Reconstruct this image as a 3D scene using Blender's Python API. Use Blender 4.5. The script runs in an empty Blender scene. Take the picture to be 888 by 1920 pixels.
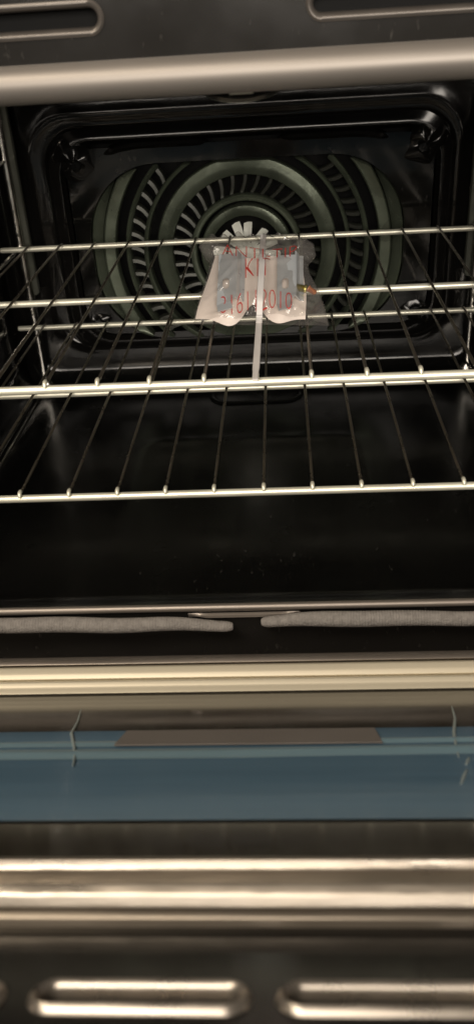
import bpy, bmesh, math, random
from mathutils import Vector, Matrix
random.seed(7)
SC = bpy.context.scene
COL = SC.collection

# ------------------------------------------------------------------ camera
CAM = Vector((0.016624, -0.457850, 0.192242))
YAW, PITCH, ROLL, FPX = -0.0730564, 0.5477093, 0.0659416, 1594.13
_f = Vector((math.sin(YAW)*math.cos(PITCH), math.cos(YAW)*math.cos(PITCH), -math.sin(PITCH)))
_r = Vector((math.cos(YAW), -math.sin(YAW), 0))
_d = _f.cross(_r)
RGT = _r*math.cos(ROLL) + _d*math.sin(ROLL)
DWN = -_r*math.sin(ROLL) + _d*math.cos(ROLL)
FWD = _f
cd = bpy.data.cameras.new('camera')
cd.sensor_fit = 'VERTICAL'; cd.sensor_height = 36.0; cd.lens = 36.0*FPX/1920.0
cd.clip_start = 0.01; cd.clip_end = 50
cd.dof.use_dof = True; cd.dof.focus_distance = 0.60; cd.dof.aperture_fstop = 14.0
cam = bpy.data.objects.new('camera', cd); COL.objects.link(cam)
m = Matrix((RGT, -DWN, -FWD)).transposed().to_4x4(); m.translation = CAM
cam.matrix_world = m
SC.camera = cam

# ------------------------------------------------------------------ room light
W = bpy.data.worlds.new('World'); SC.world = W; W.use_nodes = True
bg = W.node_tree.nodes['Background']
bg.inputs[0].default_value = (1.0, 0.86, 0.72, 1); bg.inputs[1].default_value = 0.10

def area(name, loc, target, sx, sy, power, col):
    l = bpy.data.lights.new(name, 'AREA'); l.shape = 'RECTANGLE'; l.size = sx; l.size_y = sy
    l.energy = power; l.color = col
    o = bpy.data.objects.new(name, l); COL.objects.link(o); o.location = loc
    o.rotation_euler = (Vector(target)-Vector(loc)).to_track_quat('-Z', 'Y').to_euler()
    return o
area('kitchen_ceiling_light', (-0.5, -1.25, 1.55), (0, 0.05, 0), 1.5, 0.5, 20, (1.0, 0.89, 0.75))
area('led_strip_light', (-0.62, -0.62, 1.05), (0, -0.1, 0), 1.2, 0.03, 5, (1.0, 0.84, 0.62))
area('added_room_fill', (0.3, -3.0, 1.0), (0, 0.2, 0.0), 2.6, 1.2, 105, (1.0, 0.91, 0.80))  # unseen soft lamp added in front to brighten racks, bag and cavity
SC.view_settings.view_transform = 'Standard'; SC.view_settings.look = 'None'
SC.view_settings.exposure = 0.0; SC.view_settings.gamma = 1.0

# ------------------------------------------------------------------ pixel -> place
def ray(x, y): return RGT*((x-444)/FPX) + DWN*((y-960)/FPX) + FWD
def on_plane(x, y, p, n):
    v = ray(x, y); n = Vector(n); return CAM + v*((Vector(p)-CAM).dot(n)/v.dot(n))
def at_y(x, y, Y): return on_plane(x, y, (0, Y, 0), (0, 1, 0))
def at_z(x, y, Z): return on_plane(x, y, (0, 0, Z), (0, 0, 1))

# ------------------------------------------------------------------ materials
def mat(name, base, rough=0.4, metal=0.0, noise=0.0, nscale=60, bump=0.0, bscale=200, rvar=0.0, spec=0.5, stretch=None, coat=0.0, dust=0.0):
    M = bpy.data.materials.new(name); M.use_nodes = True
    nt = M.node_tree; N = nt.nodes; L = nt.links; b = N['Principled BSDF']
    b.inputs['Base Color'].default_value = (*base, 1); b.inputs['Roughness'].default_value = rough
    b.inputs['Metallic'].default_value = metal; b.inputs['Specular IOR Level'].default_value = spec
    b.inputs['Coat Weight'].default_value = coat; b.inputs['Coat Roughness'].default_value = 0.08
    tc = N.new('ShaderNodeTexCoord'); mp = N.new('ShaderNodeMapping'); L.new(tc.outputs['Object'], mp.inputs[0])
    if stretch: mp.inputs['Scale'].default_value = stretch
    nz = N.new('ShaderNodeTexNoise'); nz.inputs['Scale'].default_value = nscale; nz.inputs['Detail'].default_value = 6
    L.new(mp.outputs[0], nz.inputs['Vector'])
    col = None
    if noise:
        r = N.new('ShaderNodeMix'); r.data_type = 'RGBA'
        r.inputs[6].default_value = (*[c*(1-noise) for c in base], 1); r.inputs[7].default_value = (*[min(1, c*(1+noise)) for c in base], 1)
        L.new(nz.outputs['Fac'], r.inputs[0]); col = r.outputs[2]
    if dust:
        d = N.new('ShaderNodeTexNoise'); d.inputs['Scale'].default_value = 420; d.inputs['Detail'].default_value = 2
        mp2 = N.new('ShaderNodeMapping'); mp2.inputs['Scale'].default_value = (1, 0.35, 0.35)
        L.new(tc.outputs['Object'], mp2.inputs[0]); L.new(mp2.outputs[0], d.inputs['Vector'])
        d2 = N.new('ShaderNodeTexNoise'); d2.inputs['Scale'].default_value = 14; L.new(tc.outputs['Object'], d2.inputs['Vector'])
        mm = N.new('ShaderNodeMath'); mm.operation = 'MULTIPLY_ADD'; mm.inputs[1].default_value = 0.35
        L.new(d2.outputs['Fac'], mm.inputs[0]); L.new(d.outputs['Fac'], mm.inputs[2])
        rp = N.new('ShaderNodeMapRange'); rp.inputs[1].default_value = 0.86; rp.inputs[2].default_value = 0.98; rp.inputs[4].default_value = dust
        L.new(mm.outputs[0], rp.inputs[0])
        mx = N.new('ShaderNodeMix'); mx.data_type = 'RGBA'; mx.inputs[6].default_value = (*base, 1); mx.inputs[7].default_value = (.35, .33, .3, 1)
        if col: L.new(col, mx.inputs[6])
        L.new(rp.outputs[0], mx.inputs[0]); col = mx.outputs[2]
    if col: L.new(col, b.inputs['Base Color'])
    if rvar:
        mr = N.new('ShaderNodeMapRange'); mr.inputs[1].default_value = .3; mr.inputs[2].default_value = .7
        mr.inputs[3].default_value = max(.02, rough-rvar); mr.inputs[4].default_value = rough+rvar
        L.new(nz.outputs['Fac'], mr.inputs[0]); L.new(mr.outputs[0], b.inputs['Roughness'])
    if bump:
        n2 = N.new('ShaderNodeTexNoise'); n2.inputs['Scale'].default_value = bscale; n2.inputs['Detail'].default_value = 3
        L.new(mp.outputs[0], n2.inputs['Vector'])
        bp = N.new('ShaderNodeBump'); bp.inputs['Strength'].default_value = bump; bp.inputs['Distance'].default_value = 0.002
        L.new(n2.outputs['Fac'], bp.inputs['Height']); L.new(bp.outputs[0], b.inputs['Normal'])
    return M

M = {}
M['enamel'] = mat('black_enamel', (.0045, .0044, .0040), .10, rvar=.04, nscale=25, bump=.10, bscale=22, dust=.13)
M['enamel_back'] = mat('black_enamel_back', (.006, .0056, .0052), .13, rvar=.04, nscale=25, bump=.10, bscale=30)
M['enamel_floor'] = mat('black_enamel_floor', (.004, .004, .0037), .22, rvar=.07, nscale=20, bump=.12, bscale=24, spec=.28, dust=.06)
M['panel'] = mat('front_panel_enamel', (.013, .0122, .0113), .14, rvar=.05, nscale=18, bump=.03, bscale=40, dust=.10)
M['void'] = mat('inner_dark', (.0025, .0025, .0025), .6, noise=.3, spec=.15)  # near-black base paints the shade inside gaps and recesses
M['ring'] = mat('fan_cover_steel', (.110, .128, .094), .30, metal=.5, noise=.6, nscale=22, rvar=.14, bump=.35, bscale=45)
M['fin'] = mat('fan_fin_steel', (.034, .036, .029), .36, metal=.35, noise=.3, nscale=80)
M['impeller'] = mat('bright_impeller_metal', (.95, .98, .84), .5, metal=.0, noise=.15, nscale=90)
M['chrome'] = mat('rack_chrome', (.93, .87, .69), .38, metal=.55, noise=.24, nscale=28, rvar=.08)
M['rackwire_shade'] = mat('rack_wire_dark_reflection', (.20, .17, .13), .30, metal=.85, noise=.25, nscale=40, rvar=.08)  # chrome painted dark for the unlit ceiling the wires reflect
M['wire'] = mat('guide_chrome', (.62, .60, .56), .20, metal=1, noise=.1, nscale=90, rvar=.06)
M['plate'] = mat('guide_plate_satin', (.085, .088, .072), .38, metal=.5, noise=.2, nscale=40, rvar=.08)
M['bead'] = mat('frame_bead_steel', (.245, .222, .20), .48, metal=.6, noise=.22, nscale=30, rvar=.06, stretch=(.2, 1, 1))
M['lip'] = mat('lip_steel', (.30, .265, .235), .42, metal=.7, noise=.2, nscale=60, rvar=.08, stretch=(.15, 1, 1))
M['slotlip'] = mat('slot_lip_enamel', (.11, .098, .088), .34, metal=.5, noise=.2, nscale=60, rvar=.06)
M['rope'] = mat('braided_glass_seal', (.27, .25, .235), .85, noise=.4, nscale=260, bump=.5, bscale=700)
M['cream'] = mat('cream_moulding', (.80, .73, .58), .45, metal=.25, noise=.12, nscale=40, rvar=.06, stretch=(.1, 1, 1))
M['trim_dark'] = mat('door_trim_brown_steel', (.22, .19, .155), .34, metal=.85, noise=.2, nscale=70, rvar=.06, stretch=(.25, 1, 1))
M['trim'] = mat('door_trim_steel', (.50, .445, .38), .33, metal=.85, noise=.35, nscale=80, rvar=.10, bump=.20, bscale=160, stretch=(.3, 1, 1))  # colour noise also paints mottled highlights along the steel
M['rim'] = mat('slot_rim_steel', (.46, .415, .365), .30, metal=.88, noise=.3, nscale=70, rvar=.06)
M['glass'] = mat('dark_door_glass', (.022, .018, .013), .10, rvar=.04, nscale=12, spec=.8, dust=.12)
M['film'] = mat('blue_protective_film', (.112, .205, .300), .15, noise=.34, nscale=48, rvar=.07, bump=.14, bscale=40, stretch=(.06, 1, 1))  # stretched colour noise paints soft horizontal reflections into the blue
M['label'] = mat('reflection_strip', (.185, .165, .155), .45, noise=.1, nscale=30)  # taupe tone of a reflection, painted on a strip
M['streak'] = mat('reflection_streak', (.17, .27, .33), .30, noise=.2, nscale=30, stretch=(.2, 1, 1))
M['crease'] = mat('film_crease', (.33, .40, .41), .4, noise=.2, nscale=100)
M['paper'] = mat('pinkish_paper', (.90, .80, .73), .85, noise=.08, nscale=40, bump=.15, bscale=120)
M['zinc'] = mat('zinc_steel', (.62, .65, .67), .34, metal=.40, noise=.15, nscale=80, rvar=.08)
M['brass'] = mat('yellow_zinc_screw', (.50, .44, .16), .35, metal=.8, noise=.2, nscale=300)
M['anchor'] = mat('orange_plastic', (.40, .17, .09), .45, noise=.2, nscale=200)
M['red'] = mat('red_print', (.46, .04, .03), .5, noise=.2, nscale=300)
M['tie'] = mat('milky_nylon', (.62, .59, .57), .35, noise=.08, nscale=90)
M['tab'] = mat('pale_tab', (.32, .31, .25), .45, metal=.3, noise=.15, nscale=100)

def bag_material():
    m_ = bpy.data.materials.new('clear_plastic_film'); m_.use_nodes = True
    nt = m_.node_tree; N = nt.nodes; L = nt.links
    N.remove(N['Principled BSDF']); out = N['Material Output']
    tr = N.new('ShaderNodeBsdfTransparent'); tr.inputs[0].default_value = (.95, .94, .93, 1)
    gl = N.new('ShaderNodeBsdfGlossy'); gl.inputs['Roughness'].default_value = .09
    df = N.new('ShaderNodeBsdfDiffuse'); df.inputs[0].default_value = (.72, .68, .64, 1)
    tc = N.new('ShaderNodeTexCoord'); nz = N.new('ShaderNodeTexNoise'); nz.inputs['Scale'].default_value = 55; nz.inputs['Detail'].default_value = 5
    L.new(tc.outputs['Object'], nz.inputs['Vector'])
    bp = N.new('ShaderNodeBump'); bp.inputs['Strength'].default_value = .8; bp.inputs['Distance'].default_value = .003
    L.new(nz.outputs['Fac'], bp.inputs['Height']); L.new(bp.outputs[0], gl.inputs['Normal'])
    a = N.new('ShaderNodeMixShader'); a.inputs[0].default_value = .085
    L.new(tr.outputs[0], a.inputs[1]); L.new(df.outputs[0], a.inputs[2])
    fr = N.new('ShaderNodeLayerWeight'); fr.inputs['Blend'].default_value = .18; L.new(bp.outputs[0], fr.inputs['Normal'])
    mr = N.new('ShaderNodeMath'); mr.operation = 'MULTIPLY_ADD'; mr.inputs[1].default_value = .55; mr.inputs[2].default_value = .08; mr.use_clamp = True
    L.new(fr.outputs['Facing'], mr.inputs[0])
    c = N.new('ShaderNodeMixShader'); L.new(mr.outputs[0], c.inputs[0]); L.new(a.outputs[0], c.inputs[1]); L.new(gl.outputs[0], c.inputs[2])
    L.new(c.outputs[0], out.inputs[0]); return m_
M['bag'] = bag_material()

# ------------------------------------------------------------------ mesh helpers (coordinates in metres, in the oven's own frame)
class MB:
    def __init__(s): s.v = []; s.f = []
    def add(s, vs, fs):
        o = len(s.v); s.v += [tuple(p) for p in vs]; s.f += [tuple(i+o for i in f) for f in fs]; return s
    def box(s, a, b):
        (x0, y0, z0), (x1, y1, z1) = a, b
        return s.add([(x0, y0, z0), (x1, y0, z0), (x1, y1, z0), (x0, y1, z0), (x0, y0, z1), (x1, y0, z1), (x1, y1, z1), (x0, y1, z1)],
                     [(3, 2, 1, 0), (4, 5, 6, 7), (0, 1, 5, 4), (1, 2, 6, 5), (2, 3, 7, 6), (3, 0, 4, 7)])
    def tube(s, path, r, n=10, radii=None, caps=True):
        path = [Vector(p) for p in path]; vs = []; fs = []; up = None
        for i, p in enumerate(path):
            t = (path[min(i+1, len(path)-1)]-path[max(i-1, 0)]).normalized()
            if up is None: up = Vector((0, 0, 1)) if abs(t.z) < .9 else Vector((1, 0, 0))
            a = t.cross(up).normalized(); b = a.cross(t).normalized(); up = b
            rr = radii[i] if radii else r
            for k in range(n):
                w = 2*math.pi*k/n; vs.append(p + a*(rr*math.cos(w)) + b*(rr*math.sin(w)))
        for i in range(len(path)-1):
            for k in range(n):
                k2 = (k+1) % n; fs.append((i*n+k, i*n+k2, (i+1)*n+k2, (i+1)*n+k))
        if caps: fs.append(tuple(range(n-1, -1, -1))); fs.append(tuple((len(path)-1)*n+k for k in range(n)))
        return s.add(vs, fs)
    def grid(s, rows, closed=False):
        n = len(rows[0]); vs = [p for r in rows for p in r]; fs = []
        for i in range(len(rows)-1):
            for k in range(n if closed else n-1):
                k2 = (k+1) % n; fs.append((i*n+k, i*n+k2, (i+1)*n+k2, (i+1)*n+k))
        return s.add(vs, fs)
    def mesh(s, name, smooth=40):
        me = bpy.data.meshes.new(name); me.from_pydata(s.v, [], s.f)
        bm = bmesh.new(); bm.from_mesh(me); bmesh.ops.recalc_face_normals(bm, faces=bm.faces)
        for f in bm.faces: f.smooth = True
        for e in bm.edges:
            e.smooth = len(e.link_faces) == 2 and e.calc_face_angle(3.2) < math.radians(smooth)
        bm.to_mesh(me); bm.free(); return me

def link(name, me, material, parent=None, loc=(0, 0, 0)):
    o = bpy.data.objects.new(name, me); COL.objects.link(o)
    if material and not me.materials: me.materials.append(M[material])
    o.location = Vector(loc)
    if parent:
        o.parent = parent; o.location = Vector(loc) - world_loc(parent)
    return o
def world_loc(o):
    p = Vector(o.location)
    while o.parent: o = o.parent; p += o.location
    return p
def part(name, mb, material, parent=None, smooth=40): return link(name, mb.mesh(name, smooth), material, parent)
def thing(name, loc, label, cat, group=None):
    o = bpy.data.objects.new(name, None); COL.objects.link(o); o.location = loc; o.empty_display_size = .02
    return tag(o, label, cat, group)
def tag(o, label, cat=None, group=None):
    o['label'] = label
    if cat: o['category'] = cat
    if group: o['group'] = group
    return o
def rrect(cx, cz, hw, hh, r, n=8):
    r = min(r, hw, hh); out = []
    for qx, qz, a0 in ((1, 1, 0), (-1, 1, 90), (-1, -1, 180), (1, -1, 270)):
        for k in range(n+1):
            a = math.radians(a0 + 90*k/n); out.append((cx+qx*(hw-r)+r*math.cos(a), cz+qz*(hh-r)+r*math.sin(a)))
    return out
def fill_plate(outer, holes):
    """triangulated flat plate (2D) with holes -> verts, faces"""
    bm = bmesh.new(); es = []
    for loop in [outer]+holes:
        vs = [bm.verts.new((p[0], p[1], 0)) for p in loop]
        es += [bm.edges.new((vs[i], vs[(i+1) % len(vs)])) for i in range(len(vs))]
    bmesh.ops.triangle_fill(bm, use_beauty=True, use_dissolve=False, edges=es)
    bm.verts.index_update(); v = [tuple(q.co) for q in bm.verts]; f = [tuple(q.index for q in g.verts) for g in bm.faces]; bm.free()
    return v, f

# ------------------------------------------------------------------ the oven
XC = -0.018; XL, XR = XC-.235, XC+.235
ZF, ZT = -.152, .162; YB = .385; YF = -.050
oven = thing('oven', (XC, .17, -.20), 'black enamel built-in oven with its door half open and two chrome racks inside', 'oven')

# back wall: stamped sheet, lofted from the cavity outline in to the recessed fan panel
b = MB(); rows = []
PX, PZ = -.0135, -.0135
for cx, cz, hw, hh, r, y in ((XC, .005, .235, .157, .030, .362), (XC, .005, .2335, .1555, .030, .372), (XC, .005, .229, .151, .028, .381), (XC, .005, .222, .144, .026, YB),
                             (XC, .000, .208, .124, .040, YB-.0002), (XC, -.003, .205, .1195, .040, YB), (XC, -.005, .201, .1135, .038, YB-.0012), (XC, -.006, .198, .1105, .038, YB-.0022), (XC, -.007, .196, .1085, .037, YB-.0010), (PX, PZ, .1905, .1095, .036, YB-.001), (PX, PZ, .189, .108, .036, YB+.001), (PX, PZ, .188, .1068, .035, YB+.0032),
                             (PX, PZ, .186, .1048, .034, YB+.0026), (PX, PZ, .182, .1008, .033, YB+.0012), (PX, PZ, .179, .0978, .032, YB+.0004), (PX, PZ, .1775, .0963, .032, YB+.0006), (PX, PZ, .1765, .0953, .030, YB+.003), (PX, PZ, .174, .0925, .030, YB+.006)):
    rows.append([(p[0], y, p[1]) for p in rrect(cx, cz, hw, hh, r)])
b.grid(rows, True)
back = part('back_wall', b, 'enamel_back', oven)
# short ridges either side of the notch above the fan
for x0, x1 in ((-.150, -.049), (.015, .118)):
    b = MB(); pr = []
    n = 20
    for k in range(n+1):
        x = x0 + (x1-x0)*k/n; e = min(1, min(k, n-k)/1.5)
        far = abs(x-PX); z = .0765 - max(0, far-.095)**2*4
        pr.append([(x, YB+.005, z+.005*e+.0005), (x, YB-.001*e+.003*(1-e), z+.003*e), (x, YB-.002*e+.003*(1-e), z), (x, YB+.003, z-.004*e), (x, YB+.0055, z-.006*e-.0005)])
    b.grid(pr); part('ridge', b, 'enamel_back', back)
# pressed corner lumps with screws
for sx, sz in ((-1, 1), (1, 1), (-1, -1), (1, -1)):
    cx, cz = PX+sx*.163, PZ+sz*.079
    b = MB(); rows = []
    for j in range(7):
        t = j/6; rr = (.021 if sz > 0 else .016)*math.cos(t*math.pi/2)+.0005; h = (.008 if sz > 0 else .0075)*math.sin(t*math.pi/2)
        rows.append([(cx+rr*math.cos(a)*(1+.30*math.sin(2*a)*sx*sz+.12*math.sin(5*a+sx)), YB+.006-h*(1+.2*math.sin(3*a+sz)), cz+rr*math.sin(a)*(1+.10*math.sin(4*a))) for a in [2*math.pi*k/28 for k in range(28)]])
    b.grid(rows, True); b.add(rows[-1], [tuple(range(28))])
    part('corner_boss', b, 'enamel_back', back)
    b = MB(); rows = []
    for rr, y in ((.0052, 0), (.0052, -.002), (.0038, -.0032), (.0012, -.0032), (.0010, -.0018)):
        rows.append([(cx-sx*.003+rr*math.cos(a), YB-.0012+y, cz-sz*.003+rr*math.sin(a)) for a in [2*math.pi*k/16 for k in range(16)]])
    b.grid(rows, True); b.add(rows[-1], [tuple(range(16))])
    part('screw_head', b, 'enamel_back', back)

# fan cover: flat black sheet with a rounded opening, concentric steel rings and slanted fins
FX, FZ = -.0185, -.0245
def bound(a, hw=.152, hh=.085, r=.070):
    lo, hi = 0, .3
    for _ in range(30):
        md = (lo+hi)/2; x, z = abs(md*math.cos(a)), abs(md*math.sin(a))
        dx, dz = max(0, x-(hw-r)), max(0, z-(hh-r))
        if math.hypot(dx, dz) < r and x < hw and z < hh: lo = md
        else: hi = md
    return lo
AN = [2*math.pi*k/180 for k in range(180)]
hole = [(FX+bound(a)*math.cos(a), FZ+bound(a)*math.sin(a)) for a in AN]
v, f = fill_plate(rrect(PX, PZ, .1715, .0895, .028), [hole])
b = MB(); b.add([(p[0], YB+.0015, p[1]) for p in v], f)
b.grid([[(p[0], YB+.0015, p[1]) for p in hole], [(FX+(p[0]-FX)*.99, YB+.008, FZ+(p[1]-FZ)*.99) for p in hole]], True)
cover = part('fan_cover', b, 'void', oven, 30)
cover.data.materials[0] = M['enamel']
bk = MB(); rows = [[(p[0], y, p[1]) for p in rrect(PX, PZ, hw, hh, .03)] for hw, hh, y in ((.1745, .093, YB+.0055), (.1745, .093, YB+.034))]
bk.grid(rows, True); bk.add(rows[-1], [tuple(range(36))])
part('fan_chamber', bk, 'void', cover)
def ring(ro, ri, yo, yi, ext=0.0):
    """concentric pressed ring, clipped where the rounded opening cuts it"""
    segs = []; cur = []
    N_ = 240
    for k in range(N_+1):
        a = math.pi/2 + 2*math.pi*k/N_; bd = bound(a)-.001
        o_, i_ = min(ro, bd), min(ri, bd)
        if o_-i_ > .0006: cur.append((a, o_, i_))
        elif cur: segs.append(cur); cur = []
    if cur: segs.append(cur)
    for sg in segs:
        if len(sg) < 4: continue
        b = MB(); rows = []
        for a, o_, i_ in sg:
            c, s_ = math.cos(a), math.sin(a); w = o_-i_
            e_ = min(.0008, w*.15)
            pf = [(o_, yo+.012), (o_, yo-.0006), (o_-e_*.5, yo-.0012), (o_-e_, yo-.0008), (o_-e_*1.6, yo), (o_-w*.5, (yo+yi)/2+.0004), (i_+e_*1.6, yi), (i_+e_, yi-.0008), (i_+e_*.5, yi-.0012), (i_, yi-.0006), (i_, yi+.012)]
            rows.append([(FX+r_*c, y, FZ+r_*s_) for r_, y in pf])
        b.grid(rows); part('ring', b, 'ring', cover)
ring(.152, .1405, YB+.006, YB+.001)
ring(.1395, .128, YB-.002, YB-.001)
ring(.1185, .1135, YB+.001, YB-.002)
ring(.1005, .0965, YB-.002, YB+.000)
ring(.0875, .072, YB+.000, YB-.004)
ring(.0545, .0485, YB-.004, YB-.003)
ring(.0445, .0350, YB-.002, YB-.005)
def fin_mesh(r0, r1, w):
    b = MB(); n = 6; rows = []
    for k in range(n+1):
        t = k/n; r_ = r0+(r1-r0)*t; sk = .0045*(t-.5)+.0010*math.sin(t*math.pi); h = w/2
        rows.append([(sk-h, .0060, r_), (sk-h, .0012, r_), (sk-h*.6, -.0002, r_), (sk+h*.5, .0004, r_), (sk+h, .0026, r_), (sk+h, .0060, r_)])
    b.grid(rows); return b.mesh('fin')
for r0, r1, n, w in ((.0550, .0716, 36, .0052), (.1008, .1132, 54, .0060)):
    me = fin_mesh(r0, r1, w); me.materials.append(M['fin'])
    for k in range(n):
        a = 2*math.pi*k/n
        if r1-.002 > bound(math.pi/2-a): continue
        o = bpy.data.objects.new('fin', me); COL.objects.link(o); o.parent = cover
        o.location = Vector((FX, YB+.001, FZ))-world_loc(cover); o.rotation_euler = (0, a, 0)
# bright impeller in the middle
imp = MB(); rows = []
for rr, y in ((.0, -.004), (.005, -.004), (.0075, -.002), (.008, .006)):
    rows.append([(FX+rr*math.cos(a), YB-.004+y, FZ+rr*math.sin(a)) for a in AN[::10]])
imp.grid(rows, True)
impeller = part('fan_impeller', imp, 'impeller', oven)
b = MB(); rows = []
for k in range(9):
    t = k/8; r_ = .006+.026*t; w = .0024+.0026*t; tw = .9*t-.2
    rows.append([(-w*math.cos(tw), -.003-w*math.sin(tw)-.004*t, r_), (0, -.0045-.004*t, r_+.0012*(k == 8)), (w*math.cos(tw), -.003+w*math.sin(tw)-.004*t, r_), (w*math.cos(tw)*.9, -.002+w*math.sin(tw)-.004*t, r_), (-w*math.cos(tw)*.9, -.002-w*math.sin(tw)-.004*t, r_)])
b.grid(rows, True); b.add(rows[-1], [(0, 1, 2, 3, 4)])
me = b.mesh('blade', 30); me.materials.append(M['impeller'])
for k in range(12):
    o = bpy.data.objects.new('blade', me); COL.objects.link(o); o.parent = impeller
    o.location = Vector((FX, YB-.003, FZ))-world_loc(impeller); o.rotation_euler = (0, math.radians(8+30*k+random.uniform(-7, 7)), 0)
    o.scale = (1, 1, random.uniform(.9, 1.1))

# side walls, floor, ceiling (sheet with thickness)
for sx in (-1, 1):
    x0 = XC+sx*.2352; b = MB(); rows = []
    prof = [(ZF+.028, 0), (-.125, 0), (-.122, -.002*sx), (-.118, -.002*sx), (-.115, 0), (.125, 0), (ZT-.028, 0)]
    for y in (-.047, .37):
        rows.append([(x0+dx, y, z) for z, dx in prof] + [(x0+sx*.006, y, ZT-.028), (x0+sx*.006, y, ZF+.028)])
    b.grid(rows, True); part('side_wall', b, 'enamel', oven)
b = MB(); rows = []      # floor pan: sides curve up into the walls, front slopes up to the lip
def floor_z(x, y):
    z = ZF
    e = .2352-abs(x-XC)
    if e < .03: z += .03-math.sqrt(max(0, .03**2-(.03-e)**2))
    if y > .366: t = min(1, (y-.366)/.016); z += .012*t*t
    if y < .0: t = min(1, -y/.046); z += .0265*(t*t*(3-2*t))
    # pressed rounded-square ridge in the middle
    dx = max(0, abs(x+.017)-.075); dy = max(0, abs(y-.125)-.085); d = math.hypot(dx, dy)
    z += .0006*math.exp(-((d-.022)/.007)**2)*min(1, max(0, (y-.03)/.12))
    return z
xs = [XC-.2352+.4704*k/110 for k in range(111)]; ys = [-.046+.428*k/100 for k in range(101)]
b.grid([[(x, y, floor_z(x, y)) for x in xs] for y in ys])
floor_ = part('floor_pan', b, 'enamel_floor', oven, 60)
vent = MB(); rows = []
p0 = at_z(482, 713, ZF+.002)
for hw, hh, r, z in ((.046, .026, .018, 0), (.045, .025, .018, .0012), (.043, .023, .017, .0015), (.041, .021, .016, .0012), (.040, .020, .016, .0006)):
    rows.append([(q[0], q[1], ZF+z+.0006) for q in rrect(-.014, .333, hw, hh, r)])
vent.grid(rows, True); vent.add(rows[-1], [tuple(range(36))])
part('floor_vent', vent, 'enamel_floor', floor_)
b = MB(); b.box((XL+.004, -.046, ZT), (XR-.004, .37, ZT+.006)); part('ceiling_panel', b, 'enamel', oven)

# front frame: black plate with the cavity opening and vent slots, steel bead above, lip and seal below
def stadium(cx, cz, hl, r, n=10): return rrect(cx, cz, hl, r, r, n)
SL = []
zc = .1866; hs = .0046
for cx, hl in ((-.057-.075, .075), (.031+.075, .075)): SL.append((cx, hl))
v, f = fill_plate([(XL-.05, .1575), (XR+.05, .1575), (XR+.05, .300), (XL-.05, .300)], [stadium(cx, zc, hl, hs) for cx, hl in SL])
b = MB(); b.add([(p[0], YF, p[1]) for p in v], f)
b.box((XL-.05, YF+.004, .1575), (XR+.05, YF+.0045, .1660))
b.box((XL-.05, YF, -.1660), (XR+.05, YF+.004, -.1262))
for x0, x1 in ((XL-.05, XL-.004), (XR+.004, XR+.05)): b.box((x0, YF, -.1262), (x1, YF+.004, .1575))
frame = part('front_frame', b, 'panel', oven, 20)
for cx, hl in SL:
    rows = []
    for g, y in ((.0022, -.0006), (.0012, -.0014), (.0002, -.0012), (-.0008, .0004), (-.0011, .003), (-.0013, .008)):
        rows.append([(p[0], YF+y, p[1]) for p in stadium(cx, zc, hl+g, hs+g)])
    b = MB(); b.grid(rows, True); b.add(rows[-1], [tuple(range(len(rows[-1])))])
    s_ = part('vent_slot', b, 'slotlip', frame, 50)
    s_.data.materials.append(M['void']); s_.data.polygons[len(s_.data.polygons)-1].material_index = 1
b = MB(); rows = []
for x in [XL-.05+(XR-XL+.10)*k/40 for k in range(41)]:
    sec = []
    for k in range(15):
        a = math.radians(95-200*k/14)
        sec.append((x, YF-.0005-.0085*math.cos(a)*1.0, .1630+.0078*math.sin(a)))
    sec += [(x, YF+.006, .1556), (x, YF+.006, .1700)]
    rows.append(sec)
b.grid(rows, True); part('steel_bead', b, 'bead', frame, 60)
# latch tab hanging under the bead in a small dark housing
tp = at_y(452, 170, YF+.004)
b = MB(); rows = []
for k, (rx, rz, y) in enumerate(((.020, .0085, .003), (.019, .008, .001), (.0165, .0065, 0), (.014, .005, .003), (.012, .004, .006))):
    rows.append([(tp.x+rx*math.cos(a), YF+.006+y, tp.z+.003+rz*math.sin(a)) for a in AN[::8]])
b.grid(rows, True); b.add(rows[-1], [tuple(range(len(rows[-1])))]); part('latch_housing', b, 'panel', frame)
b = MB(); rows = []
for hw, hh, y in ((.0056, .0017, .004), (.0056, .0017, -.001), (.0050, .0012, -.0018)):
    rows.append([(p[0], YF+.003+y, p[1]) for p in rrect(tp.x, tp.z+.0004, hw, hh, .0008, 3)])
b.grid(rows, True); b.add(rows[-1], [tuple(range(len(rows[-1])))]); part('latch_tab', b, 'tab', frame)
# lower lip
b = MB(); b.tube([(XL-.04+.55*k/30, YF-.0005, -.1240) for k in range(31)], .0024, 12); part('lower_lip', b, 'lip', frame)
b = MB(); rows = []
for k in range(25):
    x = -.047+.068*k/24; e = min(1, min(k, 24-k)/4)
    rows.append([(x, YF-.0004, -.1282), (x, YF-.0006-.0014*e, -.1290), (x, YF-.0006-.0018*e, -.1296-.0010*e), (x, YF-.0004, -.1312)])
b.grid(rows); part('lip_fold', b, 'lip', frame)
# braided rope seals
def seal(xa, xb, zend, curl):
    n = int(abs(xb-xa)/.00055); path = []; rad = []
    for k in range(n+1):
        t = k/n; x = xa+(xb-xa)*t; d = abs(xb-x)      # xb: the loose end in the middle
        sag = math.exp(-(d/.028)**2)
        path.append((x, YF-.0074+.0016*sag+.0006*math.sin(x*90), -.1296+.0010*math.sin(x*31+1)-zend*sag))
        r_ = .0046*(1-.26*sag)*(1+.05*math.sin(x*37)); e = d/.006
        if e < 1: r_ *= .45+.55*math.sqrt(max(0, 1-(1-e)**2))
        r_ *= 1+(.035 if k % 3 == 0 else -.015)
        rad.append(r_)
    b = MB(); b.tube(path, .005, 18, rad, True)
    o = part('door_seal', b, 'rope', oven, 30)
    # black disc painting the shade of a hollow at the loose end
    p, q = Vector(path[-1]), Vector(path[-4]); t = (p-q).normalized()
    h = MB(); h.tube([p-t*.0002, p+t*.0005], .0012, 10); part('seal_end_shade', h, 'void', o)
    return o
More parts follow.
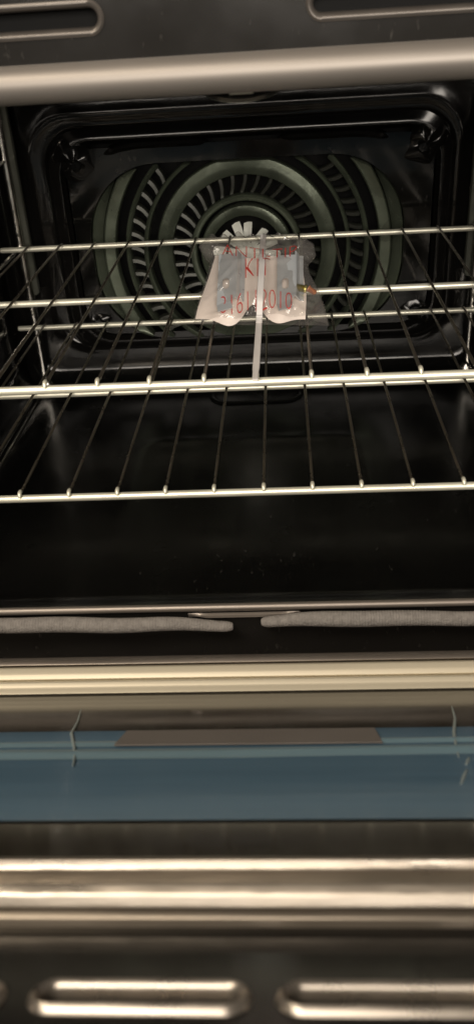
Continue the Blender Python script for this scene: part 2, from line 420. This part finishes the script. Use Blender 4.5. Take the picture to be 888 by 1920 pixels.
seal(XL-.02, at_y(437, 1170, YF-.006).x, .0050, -1)
seal(XR+.02, at_y(489, 1168, YF-.006).x, .0030, 1)

# ------------------------------------------------------------------ the door, half open: rises towards the camera from its hinge
DA = math.radians(31.5); HY, HZ = -.050, -.1640
DU = Vector((0, -math.cos(DA), math.sin(DA))); DN = Vector((0, math.sin(DA), math.cos(DA))); D0 = Vector((0, HY, HZ))
def D(x, u, n=0): return D0 + Vector((x, 0, 0)) + DU*u + DN*n
def pd(x, y, n=0):
    p = on_plane(x, y, D0+DN*n, DN); return p.x, (p-D0-DN*n).dot(DU)
def ud(y, n=0): return pd(450, y, n)[1]
DX0, DX1 = XL-.045, XR+.045
UE = ud(1920)+.040
def dbox(b, x0, x1, u0, u1, n0, n1):
    q = [D(x, u, n) for n in (n0, n1) for (x, u) in ((x0, u0), (x1, u0), (x1, u1), (x0, u1))]
    return b.add(q, [(3, 2, 1, 0), (4, 5, 6, 7), (0, 1, 5, 4), (1, 2, 6, 5), (2, 3, 7, 6), (3, 0, 4, 7)])
uG0, uF0, uF1, uG1 = ud(1301), ud(1370), ud(1540), ud(1607)
uT1, uT2 = ud(1704), ud(1742)
b = MB(); dbox(b, DX0, DX1, .006, uG1, -.030, -.0042); dbox(b, DX0, DX1, uG1, UE, -.030, -.0112)
door = part('door', b, 'void', oven, 20)
door['label'] = 'half open oven door with dark glass, blue film and steel trim'
b = MB(); dbox(b, DX0+.01, DX1-.01, uG0-.004, uG1+.002, -.0042, 0); part('glass', b, 'glass', door, 20)
# film: thin sheet with faint waves along it
def strip(u0, u1, n_of, nu=24, x0=DX0+.012, x1=DX1-.012, nx=60):
    b = MB(); b.grid([[D(x0+(x1-x0)*i/nx, u0+(u1-u0)*j/nu, n_of(i/nx, j/nu)) for i in range(nx+1)] for j in range(nu+1)]); return b
film = part('blue_film', strip(uF0, uF1, lambda s, t: .0005+.0003*math.sin(s*9+t*3)*math.sin(t*math.pi)), 'film', door, 80)
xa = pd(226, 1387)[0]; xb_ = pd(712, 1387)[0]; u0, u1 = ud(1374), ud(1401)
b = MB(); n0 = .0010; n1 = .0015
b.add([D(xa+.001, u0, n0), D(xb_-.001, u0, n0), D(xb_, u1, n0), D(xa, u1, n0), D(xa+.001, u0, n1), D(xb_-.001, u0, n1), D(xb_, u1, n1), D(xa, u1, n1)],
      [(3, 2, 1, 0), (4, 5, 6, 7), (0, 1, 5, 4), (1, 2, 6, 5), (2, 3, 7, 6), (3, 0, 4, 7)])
part('reflection_strip', b, 'label', door, 20)  # strip added to draw a reflection seen in the door glass
for y, w, h in ((1394, .004, .0012), (1413, .007, .0020)):        # raised strips in paler blue, painting reflection streaks on the film
    u = ud(y)
    part('reflection_streak', strip(u-w, u+w, lambda s, t, h=h: .0004+h*math.sin(t*math.pi)**2*(.8+.2*math.sin(s*11)), 10), 'streak', door, 80)
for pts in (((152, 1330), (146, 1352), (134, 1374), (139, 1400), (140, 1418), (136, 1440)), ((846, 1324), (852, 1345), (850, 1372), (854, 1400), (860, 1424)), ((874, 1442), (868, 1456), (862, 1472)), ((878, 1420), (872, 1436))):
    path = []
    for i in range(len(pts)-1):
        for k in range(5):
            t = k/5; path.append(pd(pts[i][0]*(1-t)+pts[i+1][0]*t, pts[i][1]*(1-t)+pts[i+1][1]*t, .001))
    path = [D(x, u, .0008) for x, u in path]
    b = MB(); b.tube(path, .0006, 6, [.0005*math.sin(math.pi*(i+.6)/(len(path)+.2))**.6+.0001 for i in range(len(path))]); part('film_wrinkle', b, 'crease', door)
# mouldings along the hinge side
def moulding(name, u0, u1, h, material, base=-.004, n=14, flat=1.0, nx=50):
    b = MB(); rows = []
    for i in range(nx+1):
        x = DX0+(DX1-DX0)*i/nx; sec = []
        for k in range(n+1):
            t = k/n; a = math.pi*t; sec.append(D(x, (u0+u1)/2-(u1-u0)/2*math.cos(a), base+(h-base)*math.sin(a)**flat))
        rows.append(sec)
    b.grid(rows); return part(name, b, material, door, 70)
def profile(name, pts, material, nx=50, round_=.12):
    """moulding whose section is given as (picture row, height over the glass) pairs, rounded between"""
    sec = [(ud(y, n), n) for y, n in pts]; out = []
    for i in range(len(sec)):
        p = Vector(sec[i])
        if 0 < i < len(sec)-1:
            a = p.lerp(Vector(sec[i-1]), .22); c = p.lerp(Vector(sec[i+1]), .22)
            for t in (0, .25, .5, .75, 1): out.append(a*(1-t)**2+p*2*t*(1-t)+c*t*t)
        else: out.append(p)
    b = MB(); rows = []
    for i in range(nx+1):
        x = DX0+(DX1-DX0)*i/nx; rows.append([D(x, q[0], q[1]) for q in out])
    b.grid(rows); return part(name, b, material, door, 60)
profile('hinge_edge', [(1226, -.003), (1229, .0135), (1232, .0142), (1242, .0118), (1245, .0090)], 'lip')
profile('cream_moulding', [(1244, .0100), (1246, .0116), (1258, .0088), (1269, .0060), (1271, .0050)], 'cream')
profile('cream_moulding', [(1270, .0048), (1273, .0062), (1285, .0032), (1297, .0006), (1301, -.003)], 'cream')
profile('steel_trim', [(1604, -.003), (1608, .0032), (1612, .0034), (1620, .0024), (1632, .0010), (1652, .0010), (1656, .0013), (1678, -.0008), (1702, -.0036), (1704, -.0042)], 'trim')
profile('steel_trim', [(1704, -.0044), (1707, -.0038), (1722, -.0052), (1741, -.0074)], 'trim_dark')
# top rail with pressed slots
RN = -.0072
du0 = (ud(1847, RN)+ud(1906, RN))/2; hw_ = (ud(1906, RN)-ud(1847, RN))/2; uT2 = ud(1738, RN)
pxs = [pd(x, 1876, RN) for x in (52, 472, 517)]
hl = (pxs[1][0]-pxs[0][0])/2; pitch = pxs[2][0]-pxs[0][0]; c0 = (pxs[0][0]+pxs[1][0])/2
cs = [c0+pitch*k for k in range(-3, 4)]
v, f = fill_plate([(DX0, uT2-.003), (DX1, uT2-.003), (DX1, UE), (DX0, UE)], [stadium(c, du0, hl, hw_) for c in cs])
b = MB(); b.add([D(p[0], p[1], RN) for p in v], f)
rail = part('top_rail', b, 'panel', door, 20)
b = MB(); rows = []
for g, n_ in ((.0001, -.0005), (-.0003, .0006), (-.0010, .0013), (-.0018, .0008), (-.0022, -.0006), (-.0024, -.0030)):
    rows.append([D(p[0], p[1], n_+.0005+RN)-D(0, 0, 0) for p in stadium(0, du0, hl+g, hw_+g)])
b.grid(rows, True); b.add(rows[-1], [tuple(range(len(rows[-1])))])
me = b.mesh('slot_rim', 50); me.materials.append(M['rim']); me.materials.append(M['void']); me.polygons[len(me.polygons)-1].material_index = 1
for c in cs:
    o = bpy.data.objects.new('slot_rim', me); COL.objects.link(o); o.parent = door; o.location = D0+Vector((c, 0, 0))-world_loc(door)

# ------------------------------------------------------------------ wire side guides
def guide(sx, label):
    x = XC+sx*.2175; g = thing('rack_guide', (x, .2, ZF), label, 'rack guide', 'wire rack guides on the side walls')
    for y in (.368, .03):
        b = MB(); b.tube([(x, y, ZF+.004), (x, y, ZF+.02), (x, y, 0), (x, y, .12), (x+sx*.004, y, .134), (x+sx*.014, y, .136)], .0048, 12); part('post', b, 'wire', g)
    for z in (-.140, -.0835, -.0057, .072):
        for dz in ((0,) if z != -.140 else (0, -.010)):
            b = MB(); b.tube([(x, .366, z+dz), (x-sx*.0000, .34, z+dz), (x, .2, z+dz), (x, .032, z+dz)], .0018, 8); part('rail', b, 'wire', g)
    b = MB(); rows = [[(p[0], .3715+y, p[1]) for p in rrect(x-sx*.0035, .034, hw_, .088, .004, 4)] for hw_, y in ((.0062, .003), (.0062, -.0012), (.0052, -.0022))]
    b.grid(rows, True); b.add(rows[-1], [tuple(range(20))]); part('guide_plate', b, 'plate', g, 30)
    b = MB(); rows = []
    for rr, dz in ((.009, 0), (.009, .004), (.006, .008), (.0045, .012), (.0036, .014)):
        rows.append([(x+rr*math.cos(a), .368+rr*math.sin(a)*.8, ZF+.001+dz) for a in AN[::12]])
    b.grid(rows, True); part('foot', b, 'wire', g)
    return g
guide(-1, 'chrome wire rack guide standing against the left oven wall')
guide(1, 'chrome wire rack guide standing against the right oven wall')

# ------------------------------------------------------------------ racks
S = .031; DP = .16676
def rack(y0, z0, label, first=None):
    r = thing('oven_rack', (XC, y0+DP, z0), label, 'oven rack', 'chrome wire oven racks')
    for k in range(3):
        b = MB(); y = y0+k*DP; pts = [(-.2445, y, z0), (-.2430, y, z0)]+[(-.2430+.4565*i/16, y, z0) for i in range(1, 16)]+[(.2135, y, z0), (.2150, y, z0)]
        b.tube(pts, .0025, 14, [.0021]+[.0025]*(len(pts)-2)+[.0021])
        part('cross_bar', b, 'chrome', r, 50)
    zb = z0+.0033
    b = MB(); path = [(0, y0-.0022, z0+.0026), (0, y0-.0012, z0+.0036), (0, y0+.0015, zb+.0008), (0, y0+.008, zb), (0, y0+.08, zb+.0003), (0, y0+DP, zb), (0, y0+.25, zb+.0002), (0, y0+2*DP-.004, zb), (0, y0+2*DP+.0022, zb-.0006)]
    b.tube(path, .00105, 8, [.0009, .0012, .0012, .00105, .00105, .00105, .00105, .00105, .0009]); me = b.mesh('wire', 60); me.materials.append(M['rackwire_shade'])
    b = MB(); b.tube([(0, y0-.0028, z0+.0022), (0, y0-.0022, z0+.0034), (0, y0-.0006, z0+.0046), (0, y0+.0016, z0+.0046), (0, y0+.0026, z0+.0042)], .0012, 8, [.0007, .0013, .0014, .0013, .0008]); mt = b.mesh('wire_end', 60); mt.materials.append(M['chrome'])  # paler tip tone paints the light the wire ends catch
    for c in range(-7, 7):
        jx = random.uniform(-.0006, .0006)
        o = bpy.data.objects.new('wire_end', mt); COL.objects.link(o); o.parent = r
        o.location = Vector((c*S+jx, 0, 0))-world_loc(r)
        o = bpy.data.objects.new('wire', me); COL.objects.link(o); o.parent = r
        o.location = Vector((c*S+jx, 0, 0))-world_loc(r); o.rotation_euler = (0, 0, random.uniform(-.0025, .0025))
    return r
rack(0, 0, 'upper chrome wire oven rack carrying the clear plastic bag')
rack(.00726, -.07776, 'lower empty chrome wire oven rack below the plastic bag')

# ------------------------------------------------------------------ plastic bag of hardware leaning on the upper rack
TB = math.radians(40); BO = Vector((0, .084, .0085)); BB = Vector((0, math.cos(TB), math.sin(TB))); BN = Vector((0, -math.sin(TB), math.cos(TB)))
def Bp(a, b_, c=0): return BO+Vector((a, 0, 0))+BB*b_+BN*c
def pb(x, y, c=0):
    p = on_plane(x, y, BO+BN*c, BN); return p.x, (p-BO-BN*c).dot(BB)
def lerp_pts(pts, t):
    t = max(0, min(.9999, t))*(len(pts)-1); i = int(t); w = t-i
    return pts[i][0]*(1-w)+pts[i+1][0]*w, pts[i][1]*(1-w)+pts[i+1][1]*w
LEFT = [pb(*p) for p in ((363, 606), (366, 585), (378, 545), (388, 515), (394, 490), (380, 478), (372, 462), (384, 448))]
RIGHT = [pb(*p) for p in ((616, 609), (608, 575), (595, 540), (580, 512), (576, 492), (592, 478), (588, 458), (572, 448))]
WR = [(random.uniform(10, 90), random.uniform(10, 70), random.uniform(0, 6.28), random.uniform(.0002, .0007)) for _ in range(14)]
CK = [(random.uniform(-.05, .05), random.uniform(0, .09), random.uniform(0, 3.14), random.uniform(.008, .03), random.uniform(.0006, .0018)) for _ in range(46)]
CK += [(random.uniform(.02, .052), random.uniform(-.002, .022), random.uniform(0, 3.14), random.uniform(.004, .014), random.uniform(.0010, .0022)) for _ in range(16)]
CK += [(random.uniform(-.05, .05), random.uniform(.062, .092), random.uniform(.6, 2.5), random.uniform(.005, .016), random.uniform(.0012, .0026)) for _ in range(26)]
def wr(a, b_):
    z = sum(h*math.sin(kx*a*2+ky*b_*2+ph) for kx, ky, ph, h in WR)
    for ca, cb, th, ln, h in CK:          # sharp creases
        da, db = a-ca, b_-cb; p = da*math.cos(th)+db*math.sin(th); q = -da*math.sin(th)+db*math.cos(th)
        if abs(p) < ln: z += h*max(0, 1-abs(q)/.0028)*(1-(p/ln)**2)
    return z
def bulge(s, t):
    return .0125*(max(0, math.sin(math.pi*s))**.5)*(.35+.65*math.sin(math.pi*min(1, .12+t*.9))**.6)
NA, NBB = 110, 96; front = []; rear = []
for j in range(NBB+1):
    t = j/NBB; l = lerp_pts(LEFT, t); r = lerp_pts(RIGHT, t); fr = []; re_ = []
    for i in range(NA+1):
        s = i/NA; a = l[0]*(1-s)+r[0]*s; bb = l[1]*(1-s)+r[1]*s
        bb += .0012*math.sin(s*21)*(1 if t > .95 else 0)
        cr = .0030*math.sin(s*46+t*5)*max(0, t-.72)/.28 + .0016*math.sin(s*30+2)*max(0, .14-t)/.14
        q = Bp(a, bb, bulge(s, t)+wr(a, bb)*min(1, 6*s*(1-s))+cr*min(1, 8*s*(1-s)))
        fr.append(q)
        # back sheet sags on to the rack wires
        p2 = Bp(a, bb, -.001); flat = Vector((a, .084+bb*.97, .0062+bb*.12+.001*math.sin(a*200)))
        k = math.sin(math.pi*s)**.7*math.sin(math.pi*min(1, t*.98+.01))**.5*.85; re_.append(p2*(1-k)+flat*k)
    front.append(fr); rear.append(re_)
b = MB(); b.grid(front); b.grid(rear)
bag = part('plastic_bag', b, 'bag', None, 80)
tag(bag, 'clear plastic bag with red printed numbers leaning on the upper rack', 'plastic bag')
# red print follows the front sheet of the bag
def text_mesh(s, size):
    c = bpy.data.curves.new('t', 'FONT'); c.body = s; c.size = size; c.align_x = 'LEFT'; c.resolution_u = 3; c.extrude = 0; c.offset = -.0003*size/.013
    o = bpy.data.objects.new('t', c); COL.objects.link(o); dg = bpy.context.evaluated_depsgraph_get()
    me = bpy.data.meshes.new_from_object(o.evaluated_get(dg)); bpy.data.objects.remove(o); bm = bmesh.new(); bm.from_mesh(me)
    bmesh.ops.triangulate(bm, faces=bm.faces); bmesh.ops.subdivide_edges(bm, edges=[e for e in bm.edges if e.calc_length() > .002], cuts=1); bm.to_mesh(me); bm.free(); return me
def print_line(s, xa, xb, y0, h_px, sag=0.0):
    me = text_mesh(s, 1.0); vs = [v_.co.copy() for v_ in me.vertices]
    mx = max(v_.x for v_ in vs); mn = min(v_.x for v_ in vs); my = max(v_.y for v_ in vs)
    for v_ in me.vertices:
        u = (v_.co.x-mn)/(mx-mn); w = v_.co.y/my
        px_ = xa+(xb-xa)*u; py_ = y0+sag*(1-(2*u-1)**2)-h_px*w-8*(u-.5)*.4
        a, bb = pb(px_, py_, .0125)
        # find the sheet parameters of this spot
        lo, hi = 0, 1
        for _ in range(18):
            t = (lo+hi)/2
            l = lerp_pts(LEFT, t); r = lerp_pts(RIGHT, t); s_ = (a-l[0])/(r[0]-l[0])
            if l[1]*(1-s_)+r[1]*s_ < bb: lo = t
            else: hi = t
        s_ = max(0.01, min(.99, s_))
        cr = .0030*math.sin(s_*46+t*5)*max(0, t-.72)/.28 + .0016*math.sin(s_*30+2)*max(0, .14-t)/.14
        v_.co = Bp(a, bb, bulge(s_, t)+wr(a, bb)*min(1, 6*s_*(1-s_))+cr*min(1, 8*s_*(1-s_))+.0011)
    o = link('red_print', me, 'red', bag); return o
print_line('ANTI-TIP', 416, 556, 472, 21, 18)
print_line('KIT', 460, 506, 525, 36)
print_line('316112010', 413, 547, 582, 33)
# sheet of paper inside
b = MB(); rows = []
PL = [pb(*p, .002) for p in ((366, 598), (372, 575), (382, 545), (394, 510), (404, 480))]
PR = [pb(*p, .002) for p in ((572, 596), (573, 575), (574, 550), (568, 510), (556, 482))]
for j in range(25):
    t = j/24; l = lerp_pts(PL, t); r = lerp_pts(PR, t); rw = []
    for i in range(41):
        s = i/40; a = l[0]*(1-s)+r[0]*s; bb = l[1]*(1-s)+r[1]*s
        arch = math.exp(-((s-.53)/.10)**2)*.013-.0085*math.exp(-((s-.31)/.13)**2)-.0075*math.exp(-((s-.76)/.12)**2)
        rw.append(Bp(a, bb+arch*max(0, 1-t*2.2), .0012+.0010*math.sin(s*9+1)+.0006*math.sin(t*7)+(.0065*math.exp(-((s-.30)/.13)**2)+.0060*math.exp(-((s-.76)/.12)**2)-.0020*math.exp(-((s-.53)/.08)**2))*max(0, 1-t*1.1)))
    rows.append(rw)
b.grid(rows); rows2 = [[p-BN*.0003 for p in r] for r in rows]; b.grid(rows2)
tag(part('paper_sheet', b, 'paper', None, 80), 'pale folded paper sheet inside the clear plastic bag', 'paper')
# two bent steel brackets
def bracket(x, y0, y1, w, label, lean):
    a0, b0 = pb(x, y1, .0088); a1, b1 = pb(x+lean, y0, .0088); L_ = b1-b0; hw = w/2
    outer = [(-hw, 0), (hw*.6, .004), (hw, .006), (hw, L_), (-hw, L_)]
    sl = rrect(-.0005, L_*.42, .0022, .0042, .0022, 6)
    v, f = fill_plate(outer, [sl]); b = MB(); th = .0009
    def P(p, c): return Bp(a0+(a1-a0)*p[1]/L_+p[0], b0+p[1], .0088+c)
    b.add([P(p, 0) for p in v], f); b.add([P(p, -th) for p in v], f)
    for loop in (outer, sl): b.grid([[P(p, 0) for p in loop], [P(p, -th) for p in loop]], True)
    t = thing('bracket', BO+Vector((a0, 0, 0)), label, 'bracket', 'steel brackets in the bag')
    part('plate', b, 'zinc', t, 30)
    b = MB(); rows = []
    for k in range(11):
        q = L_*k/10*.92+.006
        rows.append([P((hw, q), 0), P((hw+.0008, q), -.0004), P((hw+.0014, q), -.0018), P((hw+.0030, q), -.0058), P((hw+.0054, q), -.0062), P((hw+.0054, q), -.0070), P((hw+.0026, q), -.0066), P((hw, q), -th)])
    b.grid(rows, True); b.add(rows[0], [tuple(range(8))]); b.add(rows[-1], [tuple(range(8))]); part('flange', b, 'zinc', t, 30)
    b = MB(); b.add([P((-hw, 0), 0), P((hw*.6, .004), 0), P((hw*.75, -.0035), .0022), P((-hw*.8, -.0060), .0022), P((-hw, 0), -th), P((hw*.6, .004), -th), P((hw*.75, -.0035), .0014), P((-hw*.8, -.0060), .0014)],
                    [(0, 1, 2, 3), (7, 6, 5, 4), (0, 4, 5, 1), (1, 5, 6, 2), (2, 6, 7, 3), (3, 7, 4, 0)]); part('folded_tip', b, 'zinc', t, 20)
bracket(423, 476, 572, .0118, 'slotted steel bracket in the left half of the plastic bag', 4)
bracket(536, 478, 570, .0118, 'slotted steel bracket beside the brass screw in the bag', 0)
# screw and plastic plug
def along(p, q, prof, n=14):
    p, q = Vector(p), Vector(q); t = q-p; b = MB(); b.tube([p+t*s for s, _ in prof], .002, n, [r for _, r in prof]); return b
sc0 = Bp(*pb(549, 537, .006), .006); sc1 = Bp(*pb(575, 542, .006), .006)
prof = [(0, .0003)]+[(k/30*.8+.02, .0024 if k % 2 else .0017) for k in range(30)]+[(.84, .0018), (.86, .0026), (.96, .0026), (1, .0020)]
s_ = part('screw', along(sc0, sc1, prof), 'brass', None, 25); tag(s_, 'brass coloured threaded screw inside the plastic bag', 'screw')
an0 = Bp(*pb(577, 541, .005), .005); an1 = Bp(*pb(592, 550, .004), .004)
prof = [(0, .0024), (.10, .0024), (.12, .0017)]+[(.12+.08*k, .0021 if k % 2 else .0015) for k in range(1, 10)]+[(.95, .0012), (1, .0007)]
s_ = part('wall_plug', along(an0, an1, prof, 10), 'anchor', None, 25); tag(s_, 'orange plastic wall plug beside the brass screw', 'wall plug')

# milky cable tie from the top of the bag down to the rack's front bar
def tie():
    pts = []
    for x, y, c in ((493, 441, .003), (492, 462, .007), (491, 490, .0160), (489, 520, .0175), (487, 560, .0165), (486, 590, .0110), (485, 606, .0055)):
        a, bb = pb(x, y, c); pts.append(Bp(a, bb, c))
    e = at_z(478, 712, .0052)
    last = pts[-1]
    for t in (.25, .5, .75, 1.0):
        q = last.lerp(e, t); q.z = max(.0052, last.z*(1-t)**2+.0052*(1-(1-t)**2)); pts.append(q)
    fine = []
    for i in range(len(pts)-1):
        for k in range(4): fine.append(pts[i].lerp(pts[i+1], k/4))
    fine.append(pts[-1])
    b = MB(); rows = []
    for i, p in enumerate(fine):
        t = (fine[min(i+1, len(fine)-1)]-fine[max(i-1, 0)]).normalized(); sd = Vector((1, 0, 0)); up = sd.cross(t).normalized()
        if up.z < 0: up = -up
        w = .0021 if i < len(fine)-3 else .0018; h = .0006
        rows.append([p+sd*w*.85+up*h, p+sd*w, p+sd*w*.85-up*h, p-sd*w*.85-up*h, p-sd*w, p-sd*w*.85+up*h])
    b.grid(rows, True); b.add(rows[0], [tuple(range(6))]); b.add(rows[-1], [tuple(range(6))])
    return b
tag(part('cable_tie', tie(), 'tie', None, 50), 'milky white plastic cable tie hanging over the bag to the front bar', 'cable tie')
